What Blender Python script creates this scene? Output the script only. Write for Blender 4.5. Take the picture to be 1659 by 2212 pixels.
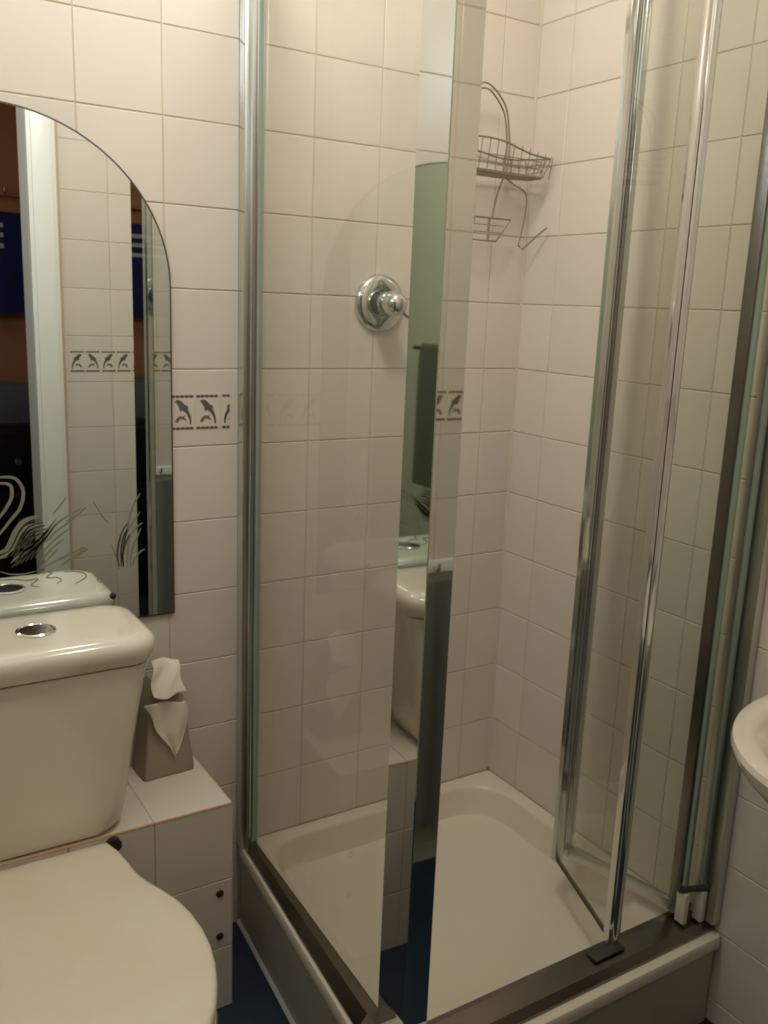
import bpy, bmesh, math, random
from mathutils import Vector, Matrix

# ---------------------------------------------------------------- scene, camera, world, lights, exposure
for o in list(bpy.data.objects):
    bpy.data.objects.remove(o, do_unlink=True)
SC = bpy.context.scene
C = SC.collection
random.seed(7)

F_PX, YAW, PIT, ROLL = 1967.8458, 0.5655316, 0.2221948, 0.0405556
CAM = Vector((-0.361206, -1.696384, -0.466406))
cd = bpy.data.cameras.new('camera')
cam = bpy.data.objects.new('camera', cd)
C.objects.link(cam)
cd.sensor_fit = 'HORIZONTAL'
cd.sensor_width = 36.0
cd.lens = 36.0 * F_PX / 1659.0
cd.clip_start = 0.02
cd.dof.use_dof = True            # the photograph is slightly out of focus throughout
cd.dof.focus_distance = 0.5
cd.dof.aperture_fstop = 36.0
fw = Vector((math.sin(YAW) * math.cos(PIT), math.cos(YAW) * math.cos(PIT), -math.sin(PIT)))
rt = Vector((math.cos(YAW), -math.sin(YAW), 0))
up = rt.cross(fw)
rt2 = rt * math.cos(ROLL) + up * math.sin(ROLL)
up2 = -rt * math.sin(ROLL) + up * math.cos(ROLL)
m = Matrix((rt2, up2, -fw)).transposed().to_4x4()
m.translation = CAM
cam.matrix_world = m
SC.camera = cam

SC.view_settings.view_transform = 'Standard'
SC.view_settings.look = 'None'
SC.view_settings.gamma = 1.0
SC.view_settings.use_curve_mapping = False
SC.view_settings.exposure = 0.17

w = bpy.data.worlds.new('world')
SC.world = w
w.use_nodes = True
w.node_tree.nodes['Background'].inputs['Color'].default_value = (0.9, 0.85, 0.75, 1)
w.node_tree.nodes['Background'].inputs['Strength'].default_value = 0.03

FZ = -1.851          # floor level
CZ = 0.60            # ceiling level
XR = 1.074           # right wall
XL = -0.62           # left wall
YF = -1.40           # front wall (door wall), the camera stands in its doorway
LAMP = (0.34, -0.62, 0.45)


def light(name, typ, loc, energy, col, size=0.1, rot=None):
    ld = bpy.data.lights.new(name, typ)
    ld.energy = energy
    ld.color = col
    if typ == 'AREA':
        ld.shape = 'DISK'
        ld.size = size
    else:
        ld.shadow_soft_size = size
    o = bpy.data.objects.new(name, ld)
    C.objects.link(o)
    o.location = loc
    if rot:
        o.rotation_euler = rot
    return o


light('ceiling_lamp_light', 'POINT', (LAMP[0], LAMP[1], LAMP[2] - 0.03), 18.0, (1.0, 0.92, 0.83), 0.10)
light('hall_light', 'POINT', (-0.5, -2.0, 0.40), 4.0, (1.0, 0.85, 0.7), 0.10)

# ---------------------------------------------------------------- materials
def rgb(r, g, b):
    f = lambda c: ((c / 255.0) / 12.92) if c <= 10 else (((c / 255.0) + 0.055) / 1.055) ** 2.4
    return (f(r), f(g), f(b), 1)


def mat(name, col, rough=0.5, metal=0.0, var=0.0, noise=0.0, nscale=20.0, bump=0.0, bscale=60.0, coat=0.0,
        emis=None, estr=0.0, spec=0.5, col2=None):
    M = bpy.data.materials.new(name)
    M.use_nodes = True
    nt = M.node_tree
    b = nt.nodes['Principled BSDF']
    b.inputs['Roughness'].default_value = rough
    b.inputs['Metallic'].default_value = metal
    b.inputs['Coat Weight'].default_value = coat
    b.inputs['Specular IOR Level'].default_value = spec
    tc = nt.nodes.new('ShaderNodeTexCoord')
    src = None
    rgbn = nt.nodes.new('ShaderNodeRGB')
    rgbn.outputs[0].default_value = col
    src = rgbn.outputs[0]
    if noise:
        n = nt.nodes.new('ShaderNodeTexNoise')
        n.inputs['Scale'].default_value = nscale
        n.inputs['Detail'].default_value = 4
        nt.links.new(tc.outputs['Object'], n.inputs['Vector'])
        mx = nt.nodes.new('ShaderNodeMix')
        mx.data_type = 'RGBA'
        nt.links.new(n.outputs['Fac'], mx.inputs[0])
        nt.links.new(src, mx.inputs[6])
        c2 = col2 if col2 else tuple(c * (1 - noise) for c in col[:3]) + (1,)
        mx.inputs[7].default_value = c2
        src = mx.outputs[2]
    if var:
        oi = nt.nodes.new('ShaderNodeObjectInfo')
        mr = nt.nodes.new('ShaderNodeMapRange')
        mr.inputs['To Min'].default_value = 1 - var
        mr.inputs['To Max'].default_value = 1 + var * 0.5
        nt.links.new(oi.outputs['Random'], mr.inputs['Value'])
        vm = nt.nodes.new('ShaderNodeVectorMath')
        vm.operation = 'SCALE'
        nt.links.new(src, vm.inputs[0])
        nt.links.new(mr.outputs[0], vm.inputs['Scale'])
        src = vm.outputs[0]
    nt.links.new(src, b.inputs['Base Color'])
    if bump:
        n2 = nt.nodes.new('ShaderNodeTexNoise')
        n2.inputs['Scale'].default_value = bscale
        n2.inputs['Detail'].default_value = 3
        nt.links.new(tc.outputs['Object'], n2.inputs['Vector'])
        bp = nt.nodes.new('ShaderNodeBump')
        bp.inputs['Strength'].default_value = bump
        bp.inputs['Distance'].default_value = 0.002
        nt.links.new(n2.outputs['Fac'], bp.inputs['Height'])
        nt.links.new(bp.outputs[0], b.inputs['Normal'])
    if emis:
        b.inputs['Emission Color'].default_value = emis
        b.inputs['Emission Strength'].default_value = estr
    return M


def glass_mat(name, tint, refl=1.0, rough=0.0):
    M = bpy.data.materials.new(name)
    M.use_nodes = True
    nt = M.node_tree
    nt.nodes.clear()
    out = nt.nodes.new('ShaderNodeOutputMaterial')
    tr = nt.nodes.new('ShaderNodeBsdfTransparent')
    tr.inputs[0].default_value = tint
    gl = nt.nodes.new('ShaderNodeBsdfGlossy')
    gl.inputs['Roughness'].default_value = rough
    fr = nt.nodes.new('ShaderNodeFresnel')
    fr.inputs['IOR'].default_value = 1.5
    mu = nt.nodes.new('ShaderNodeMath')
    mu.operation = 'MULTIPLY'
    mu.inputs[1].default_value = refl
    # a smear of soap film dulls the pane here and there
    mx = nt.nodes.new('ShaderNodeMixShader')
    nt.links.new(fr.outputs[0], mu.inputs[0])
    geo = nt.nodes.new('ShaderNodeNewGeometry')     # only the outer face of the pane reflects
    inv = nt.nodes.new('ShaderNodeMath')
    inv.operation = 'SUBTRACT'
    inv.inputs[0].default_value = 1.0
    nt.links.new(geo.outputs['Backfacing'], inv.inputs[1])
    mu2 = nt.nodes.new('ShaderNodeMath')
    mu2.operation = 'MULTIPLY'
    nt.links.new(mu.outputs[0], mu2.inputs[0])
    nt.links.new(inv.outputs[0], mu2.inputs[1])
    nt.links.new(mu2.outputs[0], mx.inputs[0])
    nt.links.new(tr.outputs[0], mx.inputs[1])
    nt.links.new(gl.outputs[0], mx.inputs[2])
    film = nt.nodes.new('ShaderNodeBsdfDiffuse')
    film.inputs[0].default_value = (0.75, 0.75, 0.7, 1)
    n = nt.nodes.new('ShaderNodeTexNoise')
    n.inputs['Scale'].default_value = 6
    tc = nt.nodes.new('ShaderNodeTexCoord')
    mp = nt.nodes.new('ShaderNodeMapping')
    mp.inputs['Scale'].default_value = (1, 1, 0.25)
    nt.links.new(tc.outputs['Object'], mp.inputs[0])
    nt.links.new(mp.outputs[0], n.inputs['Vector'])
    mr = nt.nodes.new('ShaderNodeMapRange')
    mr.inputs['From Min'].default_value = 0.35
    mr.inputs['From Max'].default_value = 0.8
    mr.inputs['To Min'].default_value = 0.0
    mr.inputs['To Max'].default_value = 0.05
    nt.links.new(n.outputs['Fac'], mr.inputs['Value'])
    m2 = nt.nodes.new('ShaderNodeMixShader')
    nt.links.new(mr.outputs[0], m2.inputs[0])
    nt.links.new(mx.outputs[0], m2.inputs[1])
    nt.links.new(film.outputs[0], m2.inputs[2])
    nt.links.new(m2.outputs[0], out.inputs[0])
    return M


M = {}
M['tile'] = mat('glazed_cream_tile', rgb(220, 210, 196), 0.22, var=0.05, noise=0.05, nscale=9, bump=0.25, bscale=14)
M['grout'] = mat('stained_grout', rgb(192, 172, 144), 0.9, noise=0.25, nscale=6, col2=rgb(208, 194, 172))
M['decor'] = mat('border_tile_glaze', rgb(214, 204, 188), 0.2)
M['print_dark'] = mat('border_print_dark', rgb(58, 58, 54), 0.35, noise=0.6, nscale=240, col2=rgb(116, 112, 102))
M['print_brown'] = mat('border_print_brown', rgb(128, 102, 82), 0.35)
M['ceramic'] = mat('white_ceramic', rgb(226, 218, 200), 0.12, coat=0.3, noise=0.03, nscale=5)
M['seat'] = mat('cream_plastic_seat', rgb(230, 223, 204), 0.28, noise=0.05, nscale=8, col2=rgb(218, 206, 178))
M['tray'] = mat('white_acrylic_tray', rgb(224, 216, 196), 0.3, noise=0.04, nscale=4)
M['skirt'] = mat('tray_skirt_grey', rgb(186, 178, 164), 0.4)
M['chrome'] = mat('polished_chrome', (0.66, 0.68, 0.66, 1), 0.10, 1.0)
M['mirror_chrome'] = mat('mirror_polished_profile', (0.68, 0.70, 0.66, 1), 0.03, 1.0)
M['alu'] = mat('brushed_aluminium', (0.60, 0.60, 0.56, 1), 0.28, 1.0)
M['dark_alu'] = mat('dull_worn_aluminium', (0.28, 0.25, 0.22, 1), 0.25, 1.0, noise=0.3, nscale=8)
M['rubber'] = mat('dark_rubber_seal', rgb(62, 60, 52), 0.5)
M['glass'] = glass_mat('shower_glass', (0.955, 0.965, 0.945, 1), 1.0)
M['glass_edge'] = mat('pale_green_glass_edge', rgb(146, 160, 144), 0.15)
M['mirror'] = mat('silvered_mirror', (0.80, 0.87, 0.86, 1), 0.0, 1.0)
M['mirror_edge'] = mat('dark_mirror_edge', rgb(60, 62, 54), 0.3)
M['etch'] = mat('etched_frosted_glass', rgb(128, 128, 106), 0.6)
M['etch_dark'] = mat('etched_frosted_glass_dark', rgb(70, 66, 54), 0.5)
M['floor'] = mat('navy_vinyl_floor', rgb(34, 54, 74), 0.45, noise=0.4, nscale=12, col2=rgb(22, 34, 48))
M['ceiling'] = mat('matt_white_ceiling', rgb(236, 230, 220), 0.9)
M['white_paint'] = mat('white_gloss_paint', rgb(236, 234, 226), 0.3)
M['green_paint'] = mat('pale_green_wall_paint', rgb(198, 202, 176), 0.6)
M['brown_wall'] = mat('brown_hall_wall_paint', rgb(176, 120, 88), 0.8, noise=0.15, nscale=3)
M['navy_cloth'] = mat('navy_blue_cloth', rgb(22, 34, 110), 0.85, noise=0.5, nscale=7, col2=rgb(10, 12, 40))
M['stripe'] = mat('pale_stripe_cloth', rgb(186, 180, 176), 0.85)
M['black'] = mat('black_hall_furniture', rgb(14, 14, 20), 0.4)
M['grey_blue'] = mat('grey_blue_cloth', rgb(92, 92, 104), 0.8)
M['sealant'] = mat('stained_sealant', rgb(186, 120, 82), 0.6, noise=0.4, nscale=15, col2=rgb(200, 176, 146))
M['caulk'] = mat('white_caulk', rgb(206, 206, 196), 0.5)
M['caulk2'] = mat('cream_silicone', rgb(208, 196, 176), 0.5)
M['hole'] = mat('dark_brown_plastic', rgb(44, 26, 24), 0.5)
M['wire'] = mat('plastic_coated_wire', rgb(130, 118, 98), 0.4, 0.1)
M['box'] = mat('grey_brown_card', rgb(166, 154, 134), 0.6, noise=0.2, nscale=18)
M['tissue'] = mat('soft_white_tissue', rgb(228, 220, 204), 0.9, bump=0.3, bscale=90)
M['white_plastic'] = mat('white_plastic_fitting', rgb(222, 214, 200), 0.4)
M['lamp_glass'] = mat('opal_lamp_glass', (1, 1, 1, 1), 0.4, emis=(1.0, 0.92, 0.8, 1), estr=3.0)
M['daylight'] = mat('frosted_daylit_pane', (1, 1, 1, 1), 0.5, emis=(0.74, 0.86, 1.0, 1), estr=7.0)
M['reflection_towel'] = mat('dark_reflection_towel', rgb(112, 110, 102), 0.95, bump=0.4, bscale=150)  # for the towel added to darken the post's reflection
M['towel'] = mat('olive_grey_towel', rgb(92, 98, 78), 0.95, bump=0.4, bscale=150)


# ---------------------------------------------------------------- helpers
def link(name, me, m, parent=None, loc=None):
    o = bpy.data.objects.new(name, me)
    C.objects.link(o)
    if m is not None and len(me.materials) == 0:
        for mm in (m if isinstance(m, (list, tuple)) else [m]):
            me.materials.append(mm)
    if parent:
        o.parent = parent
    if loc is not None:
        o.location = loc
    return o


def obj(name, bm, m, parent=None, smooth=False, loc=None):
    bmesh.ops.recalc_face_normals(bm, faces=bm.faces)
    me = bpy.data.meshes.new(name)
    bm.to_mesh(me)
    bm.free()
    if smooth:
        for p in me.polygons:
            p.use_smooth = True
        try:
            me.set_sharp_from_angle(angle=math.radians(40))
        except Exception:
            pass
    return link(name, me, m, parent, loc)


def empty(name, loc, rz=0.0):
    o = bpy.data.objects.new(name, None)
    C.objects.link(o)
    o.location = loc
    o.rotation_euler = (0, 0, rz)
    o.empty_display_size = 0.05
    return o


def tag(o, label, cat, group=None, kind=None):
    o['label'] = label
    o['category'] = cat
    if group:
        o['group'] = group
    if kind:
        o['kind'] = kind
    return o


def struct(o):
    o['kind'] = 'structure'
    return o


def bx(bm, x0, x1, y0, y1, z0, z1, bev=0.0, mi=0, seg=2):
    vs = [bm.verts.new((x, y, z)) for x in (x0, x1) for y in (y0, y1) for z in (z0, z1)]
    f = [(0, 1, 3, 2), (4, 6, 7, 5), (0, 4, 5, 1), (2, 3, 7, 6), (0, 2, 6, 4), (1, 5, 7, 3)]
    fs = [bm.faces.new([vs[i] for i in q]) for q in f]
    for q in fs:
        q.material_index = mi
    if bev:
        es = list({e for q in fs for e in q.edges})
        bmesh.ops.bevel(bm, geom=es, offset=bev, segments=seg, affect='EDGES', profile=0.6, material=mi)
    return bm


def box(name, x0, x1, y0, y1, z0, z1, m, parent=None, bev=0.0, smooth=False, seg=2):
    bm = bmesh.new()
    bx(bm, x0, x1, y0, y1, z0, z1, bev, 0, seg)
    return obj(name, bm, m, parent, smooth or bev > 0)


def loft(bm, rings, cap=True, mi=0, close=True):
    L = [[bm.verts.new(p) for p in r] for r in rings]
    n = len(rings[0])
    for a, b in zip(L, L[1:]):
        for i in range(n if close else n - 1):
            j = (i + 1) % n
            f = bm.faces.new((a[i], a[j], b[j], b[i]))
            f.material_index = mi
    if cap:
        f = bm.faces.new(L[0][::-1])
        f.material_index = mi
        f = bm.faces.new(L[-1])
        f.material_index = mi
    return L


def tube(bm, pts, r, n=8, mi=0, cap=True):
    pts = [Vector(p) for p in pts]
    rings = []
    prev = None
    for i, p in enumerate(pts):
        t = (pts[min(i + 1, len(pts) - 1)] - pts[max(i - 1, 0)]).normalized()
        if prev is None:
            a = Vector((0, 0, 1)) if abs(t.z) < 0.9 else Vector((1, 0, 0))
            u = t.cross(a).normalized()
        else:
            u = (prev - t * prev.dot(t)).normalized()
        prev = u
        v = t.cross(u)
        rr = r[i] if isinstance(r, (list, tuple)) else r
        rings.append([p + (u * math.cos(2 * math.pi * k / n) + v * math.sin(2 * math.pi * k / n)) * rr for k in range(n)])
    loft(bm, rings, cap, mi)


def smooth_path(pts, k=6):
    P = [Vector(p) for p in pts]
    P = [P[0] * 2 - P[1]] + P + [P[-1] * 2 - P[-2]]
    out = []
    for i in range(1, len(P) - 2):
        for s in range(k):
            t = s / k
            a, b, c, d = P[i - 1], P[i], P[i + 1], P[i + 2]
            out.append(0.5 * ((2 * b) + (c - a) * t + (2 * a - 5 * b + 4 * c - d) * t * t + (3 * b - a - 3 * c + d) * t ** 3))
    out.append(P[-2])
    return out


def lathe(bm, prof, center, axis='z', n=32, mi=0):
    """prof: (radius, height) pairs along the axis"""
    cx, cy, cz = center
    rings = []
    for r, h in prof:
        ring = []
        for k in range(n):
            a = 2 * math.pi * k / n
            c, s = math.cos(a) * max(r, 1e-4), math.sin(a) * max(r, 1e-4)
            if axis == 'z':
                ring.append((cx + c, cy + s, cz + h))
            elif axis == 'y':
                ring.append((cx + c, cy + h, cz + s))
            else:
                ring.append((cx + h, cy + c, cz + s))
        rings.append(ring)
    loft(bm, rings, True, mi)


def rrect(cx, cy, hx, hy, r, z, n=6, top=None):
    """rounded rectangle ring in the XY plane"""
    out = []
    for (sx, sy, a0) in ((1, 1, 0), (-1, 1, 90), (-1, -1, 180), (1, -1, 270)):
        for k in range(n + 1):
            a = math.radians(a0 + 90.0 * k / n)
            out.append((cx + sx * (hx - r) + r * math.cos(a), cy + sy * (hy - r) + r * math.sin(a), z))
    return out


# ---------------------------------------------------------------- tiled walls
TW, TH = 0.1524527, 0.15
GAP = 0.0023
TT = 0.0018
_tile_cache = {}


def tile_mesh(w, h):
    key = (round(w, 4), round(h, 4))
    if key not in _tile_cache:
        bm = bmesh.new()
        a, b = w / 2 - GAP / 2, h / 2 - GAP / 2
        R0 = [(-a, -b, 0), (a, -b, 0), (a, b, 0), (-a, b, 0)]
        R1 = [(x, y, TT * 0.55) for x, y, _ in R0]
        R2 = [(x * (1 - 0.0012 / a), y * (1 - 0.0012 / b), TT) for x, y, _ in R0]
        loft(bm, [R0, R1, R2])
        bmesh.ops.recalc_face_normals(bm, faces=bm.faces)
        me = bpy.data.meshes.new('tile')
        bm.to_mesh(me)
        bm.free()
        me.materials.append(M['tile'])
        _tile_cache[key] = me
    return _tile_cache[key]


# an orientation maps (u, v, depth) to the world: the face of a tile looks along 'n'
ORI = {'-y': Matrix(((1, 0, 0), (0, 0, -1), (0, 1, 0))),     # u=x v=z n=-y
       '-x': Matrix(((0, 0, -1), (-1, 0, 0), (0, 1, 0))),    # u=-y v=z n=-x
       '+y': Matrix(((-1, 0, 0), (0, 0, 1), (0, 1, 0))),     # u=-x v=z n=+y
       '+x': Matrix(((0, 0, 1), (1, 0, 0), (0, 1, 0))),      # u=y v=z n=+x
       '+z': Matrix(((1, 0, 0), (0, 1, 0), (0, 0, 1)))}      # u=x v=y n=+z


def put_tile(name, me, ori, pos, parent, tilt=0.0):
    o = bpy.data.objects.new(name, me)
    C.objects.link(o)
    o.parent = parent
    R = ORI[ori].to_4x4()
    if tilt:
        R = R @ Matrix.Rotation(random.uniform(-tilt, tilt), 4, 'X') @ Matrix.Rotation(random.uniform(-tilt, tilt), 4, 'Y')
    R.translation = Vector(pos)
    o.matrix_local = R
    return o


def cuts(a, b, first, step):
    """grid lines of a run from a to b (a<b) with a joint at 'first'"""
    k0 = math.ceil((a - first) / step + 1e-6)
    out = [a]
    k = k0
    while first + k * step < b - 1e-6:
        out.append(first + k * step)
        k += 1
    out.append(b)
    return [(p, q) for p, q in zip(out, out[1:]) if q - p > 0.012]


def tile_grid(parent, ori, us, vs, pos, name='wall_tile', skip=None):
    for (u0, u1) in us:
        for (v0, v1) in vs:
            uc, vc = (u0 + u1) / 2, (v0 + v1) / 2
            if skip and skip(uc, vc):
                continue
            put_tile(name, tile_mesh(u1 - u0, v1 - v0), ori, pos(uc, vc), parent, 0.0025)


_print = {}


def border_mesh():
    W_, H_ = 0.0498, 0.069
    bm = bmesh.new()
    R0 = [(-W_ / 2, -H_ / 2, 0), (W_ / 2, -H_ / 2, 0), (W_ / 2, H_ / 2, 0), (-W_ / 2, H_ / 2, 0)]
    loft(bm, [R0, [(x, y, 0.0005) for x, y, _ in R0]])
    bmesh.ops.recalc_face_normals(bm, faces=bm.faces)
    me = bpy.data.meshes.new('border_tile')
    bm.to_mesh(me)
    bm.free()
    me.materials.append(M['decor'])
    return me


def print_mesh(flip):
    W_, H_ = 0.0498, 0.069
    bm = bmesh.new()
    s = -1 if flip else 1

    def poly(pts, mi, z=0.0003):
        vs0 = [bm.verts.new((s * (u - 0.5) * W_, (0.5 - v) * H_, 0)) for u, v in pts]
        f = bm.faces.new(vs0 if not flip else vs0[::-1])
        f.material_index = mi
        r = bmesh.ops.extrude_face_region(bm, geom=[f])
        for v_ in r['geom']:
            if isinstance(v_, bmesh.types.BMVert):
                v_.co.z = z
        for q in r['geom']:
            if isinstance(q, bmesh.types.BMFace):
                q.material_index = mi
    poly([(.18, .20), (.25, .15), (.38, .15), (.5, .22), (.6, .3), (.66, .30), (.73, .35), (.70, .42), (.78, .52),
          (.83, .64), (.85, .75), (.83, .84), (.78, .84), (.77, .72), (.70, .60), (.60, .50), (.52, .47), (.47, .42),
          (.43, .50), (.38, .44), (.33, .33), (.27, .26)], 0)
    poly([(.18, .78), (.25, .66), (.36, .60), (.50, .61), (.60, .57), (.56, .66), (.64, .70), (.66, .76), (.58, .72), (.44, .68), (.36, .72), (.30, .79)], 1)
    for k in range(5):
        u = .02 + k * .185
        poly([(u, .05), (u + .03, .015), (u + .14, .015), (u + .175, .05), (u + .14, .09), (u + .03, .09)], 0)
        poly([(u, .95), (u + .04, .905), (u + .09, .92), (u + .14, .90), (u + .175, .95), (u + .14, .985), (u + .03, .985)], 0)
    for k in range(4):
        u = .165 + k * .185
        poly([(u, .035), (u + .05, .035), (u + .05, .07), (u, .07)], 0)
        poly([(u, .935), (u + .05, .935), (u + .05, .97), (u, .97)], 0)
    bmesh.ops.recalc_face_normals(bm, faces=bm.faces)
    me = bpy.data.meshes.new('dolphin_print')
    bm.to_mesh(me)
    bm.free()
    me.materials.append(M['print_dark'])
    me.materials.append(M['print_brown'])
    return me


BM_ = border_mesh()
PM_ = [print_mesh(False), print_mesh(True)]


def border(parent, ori, u0, u1, pos, flips=(0,), cut=0.0):
    k = 0
    u = u0
    if cut:
        for src, nm in ((BM_, 'border_tile'), (PM_[1], 'dolphin_print')):
            bmc = bmesh.new()
            bmc.from_mesh(src)
            bmesh.ops.bisect_plane(bmc, geom=bmc.verts[:] + bmc.edges[:] + bmc.faces[:], plane_co=(-0.0249 + cut, 0, 0), plane_no=(1, 0, 0), clear_outer=True)
            me = bpy.data.meshes.new(nm)
            bmc.to_mesh(me)
            bmc.free()
            for q in src.materials:
                me.materials.append(q)
            if nm == 'border_tile':
                oc = put_tile(nm, me, ori, pos(u1 + 0.0256, -0.6825), parent)
            else:
                pc = link(nm, me, None, oc, (0, 0, 0.0005))
    while u + 0.0498 <= u1:
        o = put_tile('border_tile', BM_, ori, pos(u + 0.025, -0.6825), parent)
        p = bpy.data.objects.new('dolphin_print', PM_[flips[k % len(flips)]])
        C.objects.link(p)
        p.parent = o
        p.location = (0, 0, 0.0005)
        u += 0.0507
        k += 1


VROWS = cuts(FZ, CZ, 0.0, TH)
U0 = 0.0612350

# back wall: mirror and toilet in front of it, and on behind the shower glass
wb = struct(box('wall_back', XL - 0.1, XR + 0.1, TT - 0.0002, 0.10, FZ, CZ, M['grout']))
USB = cuts(XL, XR, U0, TW)
tile_grid(wb, '-y', USB, VROWS, lambda u, v: (u, TT, v))
border(wb, '-y', 0.2205 - 0.0507 * 15, 0.3219, lambda u, v: (u, 0.0, v), (0, 1, 0, 0, 1, 0, 1, 0, 0, 1, 0, 1, 0, 0, 0, 0, 0), 0.0195)

# right wall: shower end, jamb and basin
wr = struct(box('wall_right', XR + TT - 0.0002, XR + 0.10, YF - 0.1, 0.0, FZ, CZ, M['grout']))
USR = [(a, b) for a, b in cuts(0.0, -YF, 0.107845, TW)]
tile_grid(wr, '-x', USR, VROWS, lambda u, v: (XR + TT, -u, v))
border(wr, '-x', 0.795, -YF - 0.002, lambda u, v: (XR, -u, v), (0, 1, 0, 0, 1))

# front wall with the doorway the camera stands in
DX0, DX1 = -0.56, 0.252
DTOP = 0.19
wf = struct(box('wall_front', DX1 + 0.03, XR + 0.1, YF - 0.10, YF - TT + 0.0002, FZ, CZ, M['grout']))
tile_grid(wf, '+y', cuts(-XR, -(DX1 + 0.095), -(DX1 + 0.095), TW), VROWS, lambda u, v: (-u, YF - TT, v))
border(wf, '+y', -XR + 0.005, -(DX1 + 0.095) + 0.002, lambda u, v: (-u, YF, v), (0, 0, 1, 0, 0))
struct(box('wall_front_header', XL - 0.1, DX1 + 0.03, YF - 0.10, YF, DTOP + 0.03, CZ, M['white_paint']))
# left wall, pale green paint, with a small high window
WY0, WY1, WZ0, WZ1 = -1.15, -0.30, 0.10, 0.42
bm = bmesh.new()
bx(bm, XL - 0.1, XL, YF, TT, FZ, WZ0)
bx(bm, XL - 0.1, XL, YF, TT, WZ1, CZ)
bx(bm, XL - 0.1, XL, YF, WY0, WZ0, WZ1)
bx(bm, XL - 0.1, XL, WY1, TT, WZ0, WZ1)
struct(obj('wall_left', bm, M['green_paint']))
win = struct(empty('window_1', (XL - 0.05, (WY0 + WY1) / 2, (WZ0 + WZ1) / 2)))
hw, hh = (WY1 - WY0) / 2, (WZ1 - WZ0) / 2
bm = bmesh.new()
for s in (-1, 1):
    bx(bm, -0.025, 0.025, -hw, hw, s * hh - (0.03 if s > 0 else 0), s * hh + (0.03 if s < 0 else 0), 0.003)
    bx(bm, -0.025, 0.025, s * hw - (0.03 if s > 0 else 0), s * hw + (0.03 if s < 0 else 0), -hh + 0.03, hh - 0.03, 0.003)
obj('window_frame', bm, M['white_paint'], win)
bm = bmesh.new()
bx(bm, -0.004, 0.004, -hw + 0.03, hw - 0.03, -hh + 0.03, hh - 0.03)
obj('window_pane', bm, M['daylight'], win)

struct(box('floor', -1.9, XR + 0.1, -2.8, 0.1, FZ - 0.05, FZ, M['floor']))
struct(box('ceiling', -1.9, XR + 0.1, -2.8, 0.1, CZ, CZ + 0.05, M['ceiling']))
# hall behind the camera
struct(box('wall_hall', -1.9, XR + 0.1, -2.8, -2.7, FZ, CZ, M['brown_wall']))
struct(box('wall_hall_left', -1.9, -1.8, -2.7, YF, FZ, CZ, M['brown_wall']))
struct(box('wall_hall_right', XR, XR + 0.1, -2.7, YF - 0.1, FZ, CZ, M['brown_wall']))
struct(box('wall_hall_near', -1.8, XL - 0.1, YF - 0.1, YF, FZ, CZ, M['brown_wall']))

# door casing: architrave and lining
dc = struct(empty('door_1', ((DX0 + DX1) / 2, YF, FZ)))
cxm = (DX0 + DX1) / 2
bm = bmesh.new()
for (a, b) in ((DX1, DX1 + 0.03), (DX0 - 0.03, DX0)):
    bx(bm, a - cxm, b - cxm, -0.11, 0.0, 0, DTOP - FZ + 0.03)
bx(bm, DX0 - cxm, DX1 - cxm, -0.11, 0.0, DTOP - FZ, DTOP - FZ + 0.03)
obj('door_lining', bm, M['white_paint'], dc)
bm = bmesh.new()
bx(bm, DX1 - cxm, DX1 + 0.085 - cxm, 0.001, 0.02, 0, DTOP - FZ + 0.09, 0.004)
bx(bm, DX1 + 0.012 - cxm, DX1 + 0.072 - cxm, 0.019, 0.026, 0, DTOP - FZ + 0.09, 0.003)
bx(bm, XL + 0.002 - cxm, DX0 - cxm, 0.001, 0.02, 0, DTOP - FZ + 0.09, 0.004)
bx(bm, DX0 - cxm, DX1 - cxm, 0.001, 0.02, DTOP - FZ, DTOP - FZ + 0.09, 0.004)
obj('architrave', bm, M['white_paint'], dc, True)

# silicone bead in the corner of the shower
bm = bmesh.new()
tube(bm, [(XR - 0.001, -0.001, -1.64), (XR - 0.001, -0.001, CZ - 0.001)], 0.0030, 8)
struct(obj('trim_1', bm, M['caulk2'], None, True))

# ---------------------------------------------------------------- shower tray
TR = -1.648
out_pts = [(0.362, -0.002), (0.302, -0.745), (XR - 0.001, -0.745), (XR - 0.001, -0.002)]


def tray_ring(inset, z, r=0.001, x_shift=0.0):
    # outline with rounded corners, inset from each side
    import itertools
    a = [Vector((p[0], p[1])) for p in out_pts]
    n = 4
    lines = []
    cen = Vector((0.7, -0.37))
    for i in range(n):
        p, q = a[i], a[(i + 1) % n]
        d = (q - p).normalized()
        nn = Vector((-d.y, d.x))
        if (cen - p).dot(nn) < 0:
            nn = -nn
        ins = inset[i] if isinstance(inset, (list, tuple)) else inset
        lines.append((p + nn * ins, d))
    cor = []
    for i in range(n):
        p1, d1 = lines[i - 1]
        p2, d2 = lines[i]
        det = d1.x * d2.y - d1.y * d2.x
        t = ((p2.x - p1.x) * d2.y - (p2.y - p1.y) * d2.x) / det
        cor.append((p1 + d1 * t, d1, d2))
    ring = []
    for c, d1, d2 in cor:
        rr_ = r[len(ring) // 9] if isinstance(r, (list, tuple)) else r
        s = c - d1 * rr_
        e = c + d2 * rr_
        for k in range(9):
            t = k / 8
            ring.append(tuple((s * (1 - t) ** 2 + c * 2 * t * (1 - t) + e * t * t)) + (z,))
    return ring


tray = empty('shower_tray', (0.7, -0.37, FZ))
bm = bmesh.new()
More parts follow.
